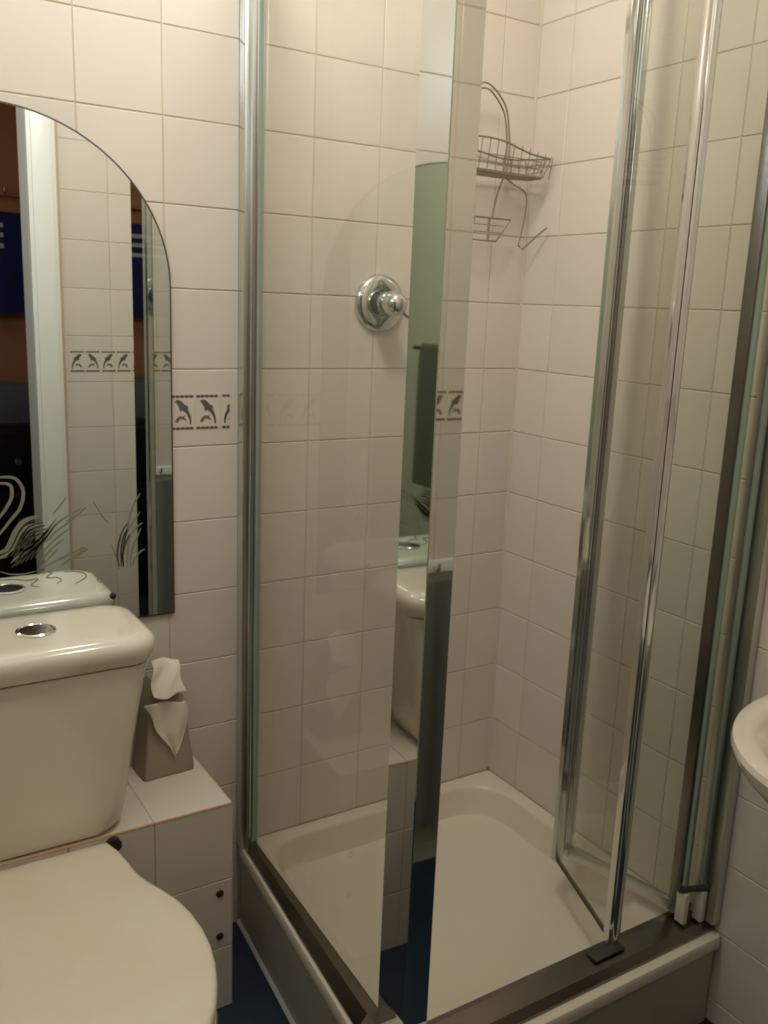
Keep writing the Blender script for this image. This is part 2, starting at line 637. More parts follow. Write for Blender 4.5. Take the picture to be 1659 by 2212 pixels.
# inset order: left, front, right, back
FLR = -1.722
rings = [tray_ring((0.010, 0.010, 0.0, 0.0), TR - 0.03, 0.012),
         tray_ring((0.001, 0.001, 0.0, 0.0), TR - 0.026, 0.012),
         tray_ring((0.0, 0.0, 0.0, 0.0), TR - 0.010, 0.012),
         tray_ring((0.003, 0.003, 0.0, 0.0), TR - 0.002, 0.012),
         tray_ring((0.010, 0.010, 0.001, 0.001), TR, 0.012),
         tray_ring((0.050, 0.082, 0.034, 0.030), TR, (0.09, 0.11, 0.20, 0.10)),
         tray_ring((0.055, 0.087, 0.038, 0.034), TR - 0.003, (0.09, 0.12, 0.21, 0.11)),
         tray_ring((0.058, 0.090, 0.041, 0.037), TR - 0.009, (0.09, 0.12, 0.22, 0.11)),
         tray_ring((0.063, 0.096, 0.046, 0.042), FLR + 0.012, (0.09, 0.13, 0.24, 0.12)),
         tray_ring((0.068, 0.101, 0.051, 0.047), FLR + 0.003, (0.10, 0.14, 0.25, 0.12)),
         tray_ring((0.080, 0.113, 0.063, 0.059), FLR, (0.11, 0.15, 0.29, 0.14)),
         tray_ring((0.24, 0.27, 0.24, 0.24), FLR - 0.003, 0.06)]
LL = loft(bm, [[(x - 0.7, y + 0.37, z - FZ) for x, y, z in r] for r in rings], cap=False)
bm.faces.new(LL[-1])
obj('tray_basin', bm, M['tray'], tray, True)
bm = bmesh.new()
rings = [tray_ring((0.006, 0.012, 0.0, 0.0), FZ, 0.010), tray_ring((0.006, 0.012, 0, 0), TR - 0.03, 0.010), tray_ring((0.012, 0.018, 0.004, 0.004), TR - 0.03, 0.010), tray_ring((0.012, 0.018, 0.004, 0.004), FZ, 0.010)]
loft(bm, [[(x - 0.7, y + 0.37, z - FZ) for x, y, z in r] for r in rings], cap=False)
obj('tray_skirt', bm, M['skirt'], tray)
bm = bmesh.new()
a, b = Vector((0.3665, -0.003, FZ + 0.003)), Vector((0.3075, -0.73, FZ + 0.003))
tube(bm, [a - Vector((0.7, -0.37, FZ)), b - Vector((0.7, -0.37, FZ))], 0.006, 6)
obj('caulk_bead', bm, M['caulk'], tray, True)
tag(tray, 'low white square shower tray with a grey skirt and rounded inner corners', 'shower tray')

# ---------------------------------------------------------------- side glass panel
ST = 0.22           # top of the enclosure
panel = empty('shower_side_panel', (0.3775, 0.0, TR), -0.036)
Hh = ST - TR
box('wall_channel', -0.0175, 0.014, -0.030, -0.001, 0, Hh, M['alu'], panel, 0.0015)
bm = bmesh.new()
for k in range(3):
    tube(bm, [(-0.0175 + 0.003, -0.007 - 0.008 * k, 0.002), (-0.0175 + 0.003, -0.007 - 0.008 * k, Hh - 0.001)], 0.0042, 8)
obj('channel_rib', bm, M['chrome'], panel, True)
bm = bmesh.new()
bx(bm, -0.009, 0.012, -0.052, -0.0302, 0, Hh, 0.003)
for k in range(3):
    tube(bm, [(-0.008 + 0.0075 * k, -0.0515, 0.002), (-0.008 + 0.0075 * k, -0.0515, Hh - 0.001)], 0.0038, 8)
obj('jamb_profile', bm, M['alu'], panel, True)
box('jamb_seal', -0.001, 0.0105, -0.0560, -0.0555, 0.02, Hh, M['glass_edge'], panel)
box('pane', 0.0035, 0.0085, -0.6058, -0.0562, 0.030, Hh - 0.03, M['glass'], panel)
bm = bmesh.new()
pr = [(-0.010, -0.0525), (0.012, -0.0525), (0.012, -0.6055), (-0.034, -0.6055)]
loft(bm, [[(x, y, 0.001) for x, y in pr], [(x, y, 0.010) for x, y in pr], [(x * 0.5, y, 0.030) for x, y in pr]])
obj('bottom_rail', bm, M['dark_alu'], panel, True)
bm = bmesh.new()
bx(bm, -0.010, 0.016, -0.605, -0.0523, Hh - 0.03, Hh, 0.003)
obj('top_rail', bm, M['alu'], panel, True)
tag(panel, 'tall clear glass side panel in a chrome frame, right of the mirror', 'glass panel')

# corner post: a broad mirror-bright profile
post = empty('corner_post', (0.3775, 0.0, TR), -0.036)
bm = bmesh.new()
pf = [(0.0032, -0.606), (0.003, -0.6855), (0.0045, -0.687), (0.047, -0.687), (0.0485, -0.6855), (0.0485, -0.665),
      (0.036, -0.665), (0.036, -0.6755), (0.009, -0.6755), (0.009, -0.606)]
loft(bm, [[(x, y, 0.001) for x, y in pf], [(x, y, Hh) for x, y in pf]])
obj('post_profile', bm, M['mirror_chrome'], post)
box('magnetic_seal', 0.0486, 0.0515, -0.682, -0.668, 0.02, Hh - 0.02, M['rubber'], post, 0.001)
tag(post, 'broad mirror-bright corner post between side glass and door opening', 'corner post')

# threshold under the folding door
th = empty('door_threshold', (0.7, -0.68, TR))
bm = bmesh.new()
prof = [(-0.045, 0.001), (-0.045, 0.006), (-0.030, 0.016), (0.012, 0.020), (0.022, 0.020), (0.026, 0.016), (0.026, 0.001)]
x0, x1 = 0.345 - 0.7, XR - 0.001 - 0.7
loft(bm, [[(x0, y, z) for y, z in prof], [(x1, y, z) for y, z in prof]])
obj('threshold_bar', bm, M['dark_alu'], th)
bm = bmesh.new()
bx(bm, 0.075, 0.150, -0.016, 0.012, 0.0195, 0.0245, 0.002)
obj('guide_block', bm, M['rubber'], th, True)
tag(th, 'flat chrome threshold bar along the front rim of the shower tray', 'threshold')


# ---------------------------------------------------------------- folding door
def leaf_obj(name, P, Q, z0, z1, parent, st_p, st_q, rail_h, base):
    """one glazed leaf from P to Q (plan), parent local space is world minus base"""
    P, Q = Vector(P), Vector(Q)
    d = (Q - P)
    L = d.length
    ang = math.atan2(d.y, d.x)
    lf = empty(name, (P.x - base[0], P.y - base[1], z0 - base[2]), ang)
    lf.parent = parent
    h = z1 - z0
    for (a, b, kind) in ((0.0, st_p[0], st_p[1]), (L - st_q[0], L, st_q[1])):
        bm = bmesh.new()
        if kind == 'round':
            tube(bm, [((a + b) / 2, 0, 0), ((a + b) / 2, 0, h)], (b - a) / 2, 20)
            bx(bm, a + 0.002, b - 0.002, -0.014, -0.006, 0.0, h, 0.002)
        elif kind == 'ribbed':
            bx(bm, a, b, -0.009, 0.009, 0, h, 0.002)
            w_ = (b - a) / 4
            for s in (-1, 1):
                for k in range(4):
                    tube(bm, [(a + w_ * (k + 0.5), s * 0.0085, 0.001), (a + w_ * (k + 0.5), s * 0.0085, h - 0.001)], w_ * 0.42, 6)
        else:
            bx(bm, a, b, -0.011, 0.011, 0, h, 0.004, seg=3)
        obj('stile', bm, M['chrome'] if kind != 'dark' else M['dark_alu'], lf, True)
    p = box('pane', st_p[0] - 0.003, L - st_q[0] + 0.003, -0.0025, 0.0025, rail_h * 0.8, h - 0.02, M['glass'], lf)
    if rail_h > 0.006:
        box('bottom_rail', st_p[0], L - st_q[0], -0.008, 0.008, 0.0, rail_h, M['alu'], lf, 0.003)
    else:
        box('bottom_seal', st_p[0], L - st_q[0], -0.004, 0.004, 0.0, 0.005, M['rubber'], lf)
    box('top_rail', st_p[0], L - st_q[0], -0.008, 0.008, h - 0.02, h, M['alu'], lf, 0.003)
    return lf


door = empty('folding_shower_door', (1.03, -0.69, TR))
base = (1.03, -0.69, TR)
z0, z1 = TR + 0.022, ST - 0.01
leaf_obj('inner_leaf', (1.020, -0.680), (0.957, -0.405), z0 + 0.004, z1, door, (0.024, 'dark'), (0.022, 'ribbed'), 0.024, base)
leaf_obj('outer_leaf', (0.934, -0.410), (0.836, -0.683), z0, z1, door, (0.018, 'ribbed'), (0.026, 'round'), 0.005, base)
# hinge between the leaves
bm = bmesh.new()
tube(bm, [(0.9455 - 1.03, -0.402 + 0.69, 0.026), (0.9455 - 1.03, -0.402 + 0.69, z1 - TR - 0.01)], 0.0060, 10)
obj('hinge', bm, M['rubber'], door, True)
# wall jamb and pivot fitting
bm = bmesh.new()
bx(bm, 0.022, 0.0435, -0.044, 0.012, 0.021, z1 - TR, 0.003)
obj('wall_jamb', bm, M['alu'], door, True)
bm = bmesh.new()
bx(bm, -0.031, -0.018, -0.014, 0.008, 0.022, 0.088, 0.003)
bx(bm, 0.006, 0.019, -0.026, -0.004, 0.022, 0.088, 0.003)
obj('pivot_bracket', bm, M['white_plastic'], door, True)
bm = bmesh.new()
tube(bm, [(-0.036, 0.0, 0.094), (0.0215, -0.022, 0.094)], 0.006, 10)
obj('pivot_collar', bm, M['rubber'], door, True)
for (x, y) in ((-0.024, -0.004), (0.012, -0.016)):
    box('edge_strip', x - 0.0045, x + 0.0045, y - 0.004, y + 0.004, 0.102, z1 - TR - 0.001, M['glass_edge'], door, 0.001)
# magnetic closing strip on the leading stile
tag(door, 'chrome framed two-leaf folding glass shower door pushed open to the right', 'shower door')

# top rail over the door opening
tr_ = empty('door_header_rail', (0.7, -0.685, ST))
bm = bmesh.new()
bx(bm, -0.30, XR - 0.001 - 0.7, -0.02, 0.02, 0.001, 0.035, 0.004)
obj('rail', bm, M['alu'], tr_, True)
tag(tr_, 'aluminium header rail over the folding shower door', 'rail')

# ---------------------------------------------------------------- shower valve
vx, vz = 0.681, -0.461
valve = empty('shower_valve', (vx, 0.0, vz))
bm = bmesh.new()
lathe(bm, [(0.060, -0.0006), (0.060, -0.006), (0.056, -0.012), (0.046, -0.0155), (0.034, -0.017), (0.027, -0.0165), (0.025, -0.010), (0.0, -0.010)], (0, 0, 0), 'y', 48)
obj('wall_plate', bm, M['chrome'], valve, True)
bm = bmesh.new()
lathe(bm, [(0.019, -0.0102), (0.019, -0.030), (0.0, -0.030)], (0, 0, 0), 'y', 32)
obj('stem', bm, M['rubber'], valve, True)
bm = bmesh.new()
lathe(bm, [(0.0, -0.0302), (0.024, -0.0302), (0.0265, -0.034), (0.0262, -0.060), (0.0245, -0.075), (0.019, -0.084), (0.010, -0.089), (0.0, -0.090)], (0, 0, 0), 'y', 40)
obj('control_knob', bm, M['chrome'], valve, True)
bm = bmesh.new()
tube(bm, [(0.010, -0.066, -0.010), (0.024, -0.072, -0.020), (0.034, -0.076, -0.028)], [0.008, 0.007, 0.006], 12)
obj('lever', bm, M['chrome'], valve, True)
tag(valve, 'round chrome shower valve with a domed knob on the tiled wall inside the shower', 'shower valve')

# ---------------------------------------------------------------- wire caddy in the corner
cad = empty('shower_caddy', (0.91, -0.045, -0.17))


def cp(x, y, z):
    return (x - 0.91, y + 0.045, z + 0.17)


bm = bmesh.new()
for dx in (-0.0035, 0.0035):
    arch = [cp(0.82 - dx, -0.020, -0.16), cp(0.82 - dx, -0.022, -0.09), cp(0.832 - dx * 2, -0.040, -0.045 + dx), cp(0.865, -0.06, -0.018 + dx * 1.3), cp(0.885, -0.062, -0.010 + dx * 1.5),
            cp(0.915 + dx, -0.055, -0.018 + dx), cp(0.952 + dx, -0.045, -0.045 + dx), cp(0.968 + dx, -0.040, -0.085), cp(0.972 + dx, -0.040, -0.13), cp(0.968 + dx, -0.038, -0.178)]
    tube(bm, smooth_path(arch, 5), 0.00172, 6)
obj('hanging_hook', bm, M['wire'], cad, True)
bm = bmesh.new()
rim = [cp(0.80, -0.012, -0.125), cp(0.90, -0.012, -0.128), cp(0.965, -0.012, -0.137), cp(1.02, -0.012, -0.137), cp(1.058, -0.015, -0.132), cp(1.060, -0.05, -0.135), cp(1.052, -0.088, -0.139),
       cp(1.00, -0.100, -0.139), cp(0.955, -0.104, -0.132), cp(0.91, -0.106, -0.122), cp(0.86, -0.106, -0.119), cp(0.80, -0.10, -0.122), cp(0.785, -0.06, -0.124), cp(0.80, -0.012, -0.125)]
tube(bm, smooth_path(rim, 4), 0.00187, 6)
obj('basket_rim', bm, M['wire'], cad, True)
bm = bmesh.new()
bot = [cp(0.81, -0.020, -0.178), cp(0.92, -0.020, -0.180), cp(1.035, -0.022, -0.178), cp(1.038, -0.060, -0.180), cp(1.02, -0.090, -0.182), cp(0.92, -0.096, -0.184), cp(0.81, -0.09, -0.182), cp(0.81, -0.020, -0.178)]
tube(bm, smooth_path(bot, 3), 0.00218, 6)
for k in range(7):
    y = -0.028 - 0.010 * k
    tube(bm, [cp(0.81, y, -0.178), cp(1.036, y, -0.180)], 0.00109, 5)
obj('basket_floor', bm, M['wire'], cad, True)
bm = bmesh.new()
for k in range(12):
    x = 0.81 + k * 0.0215
    zf = -0.120 if x < 0.93 else -0.120 - (x - 0.93) * 0.16
    tube(bm, [cp(x, -0.094, -0.183), cp(x, -0.104, max(zf, -0.139))], 0.00086, 5)
    if k > 7:
        tube(bm, [cp(x, -0.020, -0.178), cp(x, -0.013, -0.136)], 0.00101, 5)
for k in range(5):
    y = -0.03 - 0.014 * k
    tube(bm, [cp(1.036, y, -0.179), cp(1.059, y, -0.134)], 0.00101, 5)
for z in (-0.150, -0.165):
    tube(bm, [cp(0.80, -0.103, z), cp(0.92, -0.102, z), cp(1.02, -0.096, z), cp(1.046, -0.07, z), cp(1.048, -0.02, z)], 0.00101, 5)
obj('basket_side', bm, M['wire'], cad, True)
bm = bmesh.new()
tube(bm, smooth_path([cp(0.968, -0.038, -0.178), cp(0.958, -0.038, -0.20), cp(0.948, -0.04, -0.225), cp(0.936, -0.045, -0.268)], 5), 0.00203, 6)
tube(bm, smooth_path([cp(0.970, -0.038, -0.180), cp(0.995, -0.036, -0.192), cp(1.030, -0.036, -0.205), cp(1.038, -0.036, -0.225), cp(1.034, -0.038, -0.26), cp(1.016, -0.044, -0.322)], 5), 0.00140, 6)  # this thin wire stands in for a faint shadow line on the wall
tube(bm, [cp(1.016, -0.044, -0.322), cp(1.026, -0.046, -0.330), cp(1.046, -0.07, -0.30), cp(1.056, -0.09, -0.283)], 0.00203, 6)
obj('bracket_and_shadow_line', bm, M['wire'], cad, True)
bm = bmesh.new()
tube(bm, [cp(0.90, -0.050, -0.270), cp(0.985, -0.050, -0.270), cp(0.945, -0.052, -0.318), cp(0.87, -0.052, -0.318), cp(0.885, -0.050, -0.270), cp(0.90, -0.05, -0.27)], 0.00218, 6)
tube(bm, [cp(0.925, -0.050, -0.270), cp(0.922, -0.052, -0.318)], 0.00265, 6)
tube(bm, [cp(0.895, -0.030, -0.262), cp(0.86, -0.080, -0.250)], 0.00140, 5)
for z in (-0.285, -0.300):
    tube(bm, [cp(0.875, -0.051, z), cp(0.965, -0.051, z)], 0.00094, 5)
obj('soap_holder', bm, M['wire'], cad, True)
tag(cad, 'thin wire shower caddy with basket and soap holder hanging in the shower corner', 'shower caddy')

# ---------------------------------------------------------------- arched mirror
MX, MA = -0.077, 0.300
mir = empty('arched_mirror', (MX, 0.0, -1.085))


def mirror_ring(inset, y):
    a = MA - inset
    pts = [(-a, y, inset), (a, y, inset)]
    zs = -0.448 + 1.085
    pts.append((a, y, 0.35))
    for k in range(0, 41):
        t = math.pi * k / 40
        pts.append((a * math.cos(t), y, zs + (0.283 - inset) * math.sin(t)))
    pts.append((-a, y, 0.35))
    return pts


bm = bmesh.new()
loft(bm, [mirror_ring(0.0, -0.0012), mirror_ring(0.0, -0.0062), mirror_ring(0.003, -0.0066)], cap=False)
bm.faces.new([bm.verts.new(p) for p in mirror_ring(0.0, -0.0012)])
obj('mirror_back', bm, M['mirror_edge'], mir)
bm = bmesh.new()
bm.faces.new([bm.verts.new(p) for p in mirror_ring(0.003, -0.0066)])
r = bmesh.ops.extrude_face_region(bm, geom=list(bm.faces))
for v in r['geom']:
    if isinstance(v, bmesh.types.BMVert):
        v.co.y += 0.003
obj('mirror_glass', bm, M['mirror'], mir)

ETCH = {
'neck_outer':[(-.101,-.787),(-.082,-.787),(-.068,-.79),(-.059,-.8),(-.054,-.815),(-.056,-.832),(-.063,-.849),(-.077,-.865),(-.09,-.881),(-.107,-.9)],
'neck_inner':[(-.102,-.799),(-.086,-.798),(-.075,-.803),(-.073,-.813),(-.075,-.827),(-.084,-.843),(-.095,-.858),(-.105,-.869)],
'body1':[(-.105,-.925),(-.089,-.92),(-.079,-.905),(-.071,-.888),(-.059,-.873),(-.046,-.866),(-.031,-.864)],
'body2':[(-.102,-.934),(-.084,-.927),(-.072,-.911),(-.064,-.894),(-.052,-.883),(-.04,-.879),(-.025,-.876)],
'body3':[(-.09,-.934),(-.075,-.923),(-.064,-.912),(-.056,-.902),(-.049,-.892),(-.037,-.886)],
'feather0':[(-.081,-.954),(-.057,-.935),(-.034,-.922)],
'feather1':[(-.073,-.952),(-.051,-.931),(-.027,-.914)],
'feather2':[(-.065,-.949),(-.044,-.926),(-.021,-.905)],
'feather3':[(-.056,-.946),(-.037,-.922),(-.014,-.897)],
'feather4':[(-.048,-.944),(-.03,-.917),(-.007,-.889)],
'feather5':[(-.04,-.941),(-.023,-.912),(-.001,-.881)],
'wingtip0':[(-.032,-.962),(-.015,-.944),(.003,-.926)],
'wingtip1':[(-.028,-.946),(-.01,-.927),(.014,-.908)],
'wingtip2':[(-.024,-.93),(-.005,-.911),(.024,-.89)],
'wingtip3':[(-.02,-.914),(-.0,-.894),(.035,-.872)],
'wingtip4':[(-.016,-.899),(.005,-.877),(.046,-.854)],
'tail':[(-.027,-.961),(.002,-.948),(.03,-.938),(.044,-.932),(.052,-.93)],
'tail_low':[(.005,-.963),(.022,-.95),(.043,-.94),(.056,-.933)],
'reed1':[(.123,-.977),(.12,-.948),(.128,-.913),(.141,-.892),(.156,-.871)],
'reed2':[(.13,-.98),(.13,-.949),(.135,-.921),(.145,-.904),(.161,-.892)],
'reed3':[(.137,-.982),(.136,-.959),(.142,-.937),(.15,-.919),(.157,-.903)],
'reed4':[(.139,-.979),(.145,-.962),(.155,-.95),(.164,-.945)],
'reed5':[(.113,-.981),(.109,-.956),(.1,-.931)],
'reed6':[(.096,-.888),(.084,-.872),(.076,-.857),(.068,-.843)],
'reed7':[(.122,-.939),(.14,-.866),(.157,-.834)],
'reed8':[(.018,-.877),(.036,-.868),(.055,-.853)],
'reed9':[(-.005,-.861),(.009,-.846),(.02,-.832)],
'wave1':[(.011,-.973),(.028,-.974),(.046,-.979),(.051,-.987),(.043,-.993),(.029,-.999)],
'wave2':[(.086,-.985),(.075,-.989),(.072,-.997),(.08,-1.004)],
'wave3':[(-.038,-.972),(-.022,-.968),(-.011,-.972),(-.021,-.98),(-.003,-.982),(.006,-.988),(-.003,-.994)],
'wave4':[(-.1,-.959),(-.082,-.966),(-.059,-.968),(-.036,-.965)],
'wave5':[(-.101,-.976),(-.08,-.976),(-.056,-.981),(-.036,-.981),(-.048,-.991),(-.034,-.996)],
}


def ribbon(bm, pts, w, y=-0.0067, th_=0.0003):
    """flat frosted stroke on the face of the mirror"""
    P = smooth_path([(x - MX, 0, z + 1.085) for x, z in pts], 5)
    n = len(P)
    Lr, Rr = [], []
    for i, p in enumerate(P):
        t = (P[min(i + 1, n - 1)] - P[max(i - 1, 0)]).normalized()
        nrm = Vector((-t.z, 0, t.x))
        f = i / (n - 1)
        ww = w * (0.35 + 0.65 * math.sin(math.pi * min(1, max(0, f))) ** 0.5) / 2
        Lr.append(p + nrm * ww)
        Rr.append(p - nrm * ww)
    rings = []
    for a, b in zip(Lr, Rr):
        rings.append([(a.x, y, a.z), (b.x, y, b.z), (b.x, y - th_, b.z), (a.x, y - th_, a.z)])
    loft(bm, rings)


def etch(name, keys, w, m):
    bm = bmesh.new()
    for k in keys:
        ribbon(bm, ETCH[k], w if not isinstance(w, dict) else w[k])
    return obj(name, bm, M[m], mir)


for k_ in ('body1', 'body2', 'body3'):
    for q_ in range(1, 4):
        ETCH[k_ + 's%d' % q_] = [(x_ + 0.004 * q_, z_ - 0.0055 * q_) for x_, z_ in ETCH[k_]][1:]
for k_ in range(6):
    for q_ in (1, 2):
        ETCH['barb%d%d' % (k_, q_)] = [(x_ + 0.0035 * q_ - 0.004, z_ + 0.0045 * q_ + 0.004) for x_, z_ in ETCH['feather%d' % k_]]
for k_ in (1, 2, 3):
    ETCH['blade%d' % k_] = [(x_ - 0.006 - 0.003 * k_, z_ + 0.002 * k_) for x_, z_ in ETCH['reed%d' % k_]][:4]
etch('etched_plumage', ['body%ds%d' % (a_, b_) for a_ in (1, 2, 3) for b_ in (1, 2, 3)], 0.0024, 'etch_dark')
etch('etched_barbs', ['barb%d%d' % (a_, b_) for a_ in range(6) for b_ in (1, 2)], 0.0020, 'etch')
etch('etched_blades', ['blade1', 'blade2', 'blade3'], 0.0036, 'etch_dark')
etch('etched_swan_neck', ['neck_outer', 'neck_inner'], 0.006, 'etch')
etch('etched_swan_body', ['body1', 'body2'], 0.009, 'etch')
etch('etched_wing', ['body3', 'wingtip0', 'wingtip1', 'wingtip2', 'wingtip3', 'wingtip4'], 0.0042, 'etch')
etch('etched_feathers', ['feather0', 'feather1', 'feather2', 'feather3', 'feather4', 'feather5'], 0.0028, 'etch_dark')
etch('etched_tail', ['tail', 'tail_low'], 0.0055, 'etch')
etch('etched_reeds', ['reed1', 'reed2', 'reed3', 'reed4', 'reed5', 'reed6', 'reed7', 'reed8', 'reed9'], 0.0034, 'etch')
etch('etched_waves', ['wave1', 'wave2', 'wave3', 'wave4', 'wave5'], 0.0022, 'etch')
bm = bmesh.new()
lathe(bm, [(0.006, -0.0067), (0.006, -0.009), (0.004, -0.0105), (0.0, -0.011)], (0.100 - MX, 0, -1.032 + 1.085), 'y', 20)
obj('screw_cap', bm, M['hole'], mir, True)
tag(mir, 'frameless arched wall mirror with an etched swan and reeds above the cistern', 'mirror')

# ---------------------------------------------------------------- boxed-in tiled ledge behind the toilet
LX1, LY, LZ = 0.2575, -0.227, -1.402
led = empty('tiled_ledge', ((XL + LX1) / 2, LY / 2, FZ))
lcx, lcy = (XL + LX1) / 2, LY / 2
bm = bmesh.new()
bx(bm, XL + 0.001 - lcx, LX1 - TT - lcx, LY + TT - lcy, -0.001 - lcy, 0, LZ - TT - FZ)
obj('ledge_carcass', bm, M['grout'], led)
us = cuts(XL + 0.001, LX1, 0.104 - 3 * TW, TW)
tile_grid(led, '+z', us, [(LY, -0.077), (-0.077, -0.001)], lambda u, v: (u - lcx, v - lcy, LZ - TT - FZ), 'ledge_tile')
vrows = [(LZ - 0.16, LZ), (LZ - 0.31, LZ - 0.16), (FZ, LZ - 0.31)]
tile_grid(led, '-y', us, vrows, lambda u, v: (u - lcx, LY + TT - lcy, v - FZ), 'ledge_tile')
tile_grid(led, '+x', [(LY, -0.077), (-0.077, -0.001)], vrows, lambda u, v: (LX1 - TT - lcx, u - lcy, v - FZ), 'ledge_tile')
bm = bmesh.new()
tube(bm, [(XL + 0.01 - lcx, LY - lcy + 0.0015, LZ - FZ - 0.001), (LX1 - 0.002 - lcx, LY - lcy + 0.0015, LZ - FZ - 0.001)], 0.0022, 6)
obj('edge_sealant', bm, M['sealant'], led, True)
for z in (-1.589, -1.684):
    bm = bmesh.new()
    lathe(bm, [(0.0075, 0.0), (0.0075, -0.002), (0.005, -0.004), (0, -0.0045)], (0.230 - lcx, LY - lcy, z - FZ), 'y', 18)
    obj('screw_cap', bm, M['hole'], led, True)
bm = bmesh.new()
lathe(bm, [(0.013, 0.0), (0.013, -0.012), (0.0, -0.012)], (0.028 - lcx, LY - lcy, -1.418 - FZ), 'y', 18)  # solid dark disc in place of the shade inside a pipe hole
obj('dark_pipe_hole', bm, M['hole'], led, True)
tag(led, 'low boxed-in ledge of cream tiles behind the toilet beside the shower', 'ledge')

# ---------------------------------------------------------------- toilet
TX = -0.094
toi = empty('toilet', (TX, -0.45, FZ))


def tp(x, y, z):
    return (x - TX, y + 0.45, z - FZ)


half = [(a_ - 0.006, b_) for a_, b_ in [(-0.225, 0.110), (-0.26, 0.121), (-0.30, 0.126), (-0.335, 0.130), (-0.365, 0.138), (-0.40, 0.153), (-0.44, 0.167), (-0.48, 0.174), (-0.52, 0.176),
        (-0.56, 0.173), (-0.60, 0.165), (-0.64, 0.152), (-0.68, 0.134), (-0.715, 0.111), (-0.745, 0.083), (-0.765, 0.050), (-0.775, 0.018)]]


def seat_ring(z, sc=0.0, y0=None):
    R_ = []
    pts = [(h, y) for y, h in half]
    full = pts + [(-h, y) for h, y in pts[::-1]]
    cy = -0.48
    for h, y in full:
        v = Vector((h, y - cy))
        l = v.length
        v = v * ((l - sc) / l)
        R_.append(tp(TX + v.x, v.y + cy, z))
    return R_


SZ = -1.406
bm = bmesh.new()
loft(bm, [seat_ring(SZ - 0.020, 0.004), seat_ring(SZ - 0.019, 0.0), seat_ring(SZ - 0.008, 0.0), seat_ring(SZ - 0.003, 0.003), seat_ring(SZ - 0.0005, 0.009),
          seat_ring(SZ, 0.03)])
obj('seat_lid', bm, M['seat'], toi, True)
bm = bmesh.new()
loft(bm, [seat_ring(SZ - 0.040, 0.006), seat_ring(SZ - 0.038, 0.002), seat_ring(SZ - 0.026, 0.002), seat_ring(SZ - 0.0215, 0.006)])
obj('seat', bm, M['seat'], toi, True)


def pan_ring(z, sx, yb, yf, n=36):
    R_ = []
    for k in range(n):
        a = 2 * math.pi * k / n
        c, s = math.cos(a), math.sin(a)
        ym = (yb + yf) / 2
        e = 0.8
        x = sx * math.copysign(abs(c) ** e, c)
        y = ym + (yb - yf) / 2 * math.copysign(abs(s) ** e, s)
        R_.append(tp(TX + x, y, z))
    return R_


bm = bmesh.new()
loft(bm, [pan_ring(FZ + 0.001, 0.115, -0.25, -0.56), pan_ring(FZ + 0.03, 0.105, -0.255, -0.54), pan_ring(FZ + 0.16, 0.10, -0.25, -0.56), pan_ring(FZ + 0.27, 0.130, -0.245, -0.66),
          pan_ring(FZ + 0.35, 0.158, -0.24, -0.745), pan_ring(SZ - 0.052, 0.168, -0.24, -0.765), pan_ring(SZ - 0.0415, 0.166, -0.24, -0.762)])
obj('bowl', bm, M['ceramic'], toi, True)
for s in (-1, 1):
    bm = bmesh.new()
    tube(bm, [tp(TX + s * 0.060 - 0.018, -0.234, SZ - 0.026), tp(TX + s * 0.060 + 0.018, -0.234, SZ - 0.026)], 0.007, 14)
    obj('seat_hinge', bm, M['white_plastic'], toi, True)
# cistern body
CXc = -0.082
rr = []
for z, hx, yf_, r in ((-1.4010, 0.100, -0.214, 0.030), (-1.397, 0.120, -0.223, 0.04), (-1.385, 0.136, -0.227, 0.045), (-1.35, 0.146, -0.228, 0.045), (-1.23, 0.162, -0.229, 0.04), (-1.12, 0.179, -0.232, 0.035), (-1.088, 0.186, -0.233, 0.035)):
    rr.append([(x - TX, y + 0.45, zz - FZ) for x, y, zz in rrect(CXc, (-0.035 + yf_) / 2, hx, (-0.035 - yf_) / 2, r, z)])
bm = bmesh.new()
loft(bm, rr)
obj('cistern', bm, M['ceramic'], toi, True)
rr = []
for z, g, r in ((-1.0865, -0.003, 0.04), (-1.084, 0.004, 0.045), (-1.070, 0.011, 0.05), (-1.056, 0.013, 0.052), (-1.046, 0.010, 0.05), (-1.039, 0.002, 0.045), (-1.0355, -0.010, 0.04), (-1.0350, -0.03, 0.03)):
    rr.append([(x - TX, y + 0.45, zz - FZ) for x, y, zz in rrect(CXc, -0.134, 0.189 + g, 0.099 + g, r, z)])
bm = bmesh.new()
loft(bm, rr)
lid = obj('cistern_lid', bm, M['ceramic'], toi, True)
bm = bmesh.new()
lathe(bm, [(0.033, -0.0005), (0.033, 0.003), (0.029, 0.0045), (0.0275, 0.003)], tp(-0.068, -0.135, -1.0350), 'z', 36)
obj('button_ring', bm, M['chrome'], lid, True)
for s in (-1, 1):
    bm = bmesh.new()
    n = 16
    pts = [(0.0265 * math.cos(math.pi * k / n), s * (0.001 + 0.0255 * math.sin(math.pi * k / n))) for k in range(n + 1)]
    c0 = tp(-0.068, -0.135, -1.0350)
    loft(bm, [[(c0[0] + x, c0[1] + y, c0[2] + 0.0002) for x, y in pts], [(c0[0] + x, c0[1] + y, c0[2] + 0.0035) for x, y in pts]])
    obj('flush_button', bm, M['chrome'], lid)
tag(toi, 'white close-coupled toilet with a cream closed lid and push-button cistern', 'toilet')

# ---------------------------------------------------------------- tissue box and tissues
tb = empty('tissue_box', (0.184, -0.040, LZ), 0.05)
bm = bmesh.new()


def tb_ring(z, hx, hy, cx_=0.0, cy_=0.0):
    return rrect(cx_, cy_, hx, hy, 0.006, z, 3)


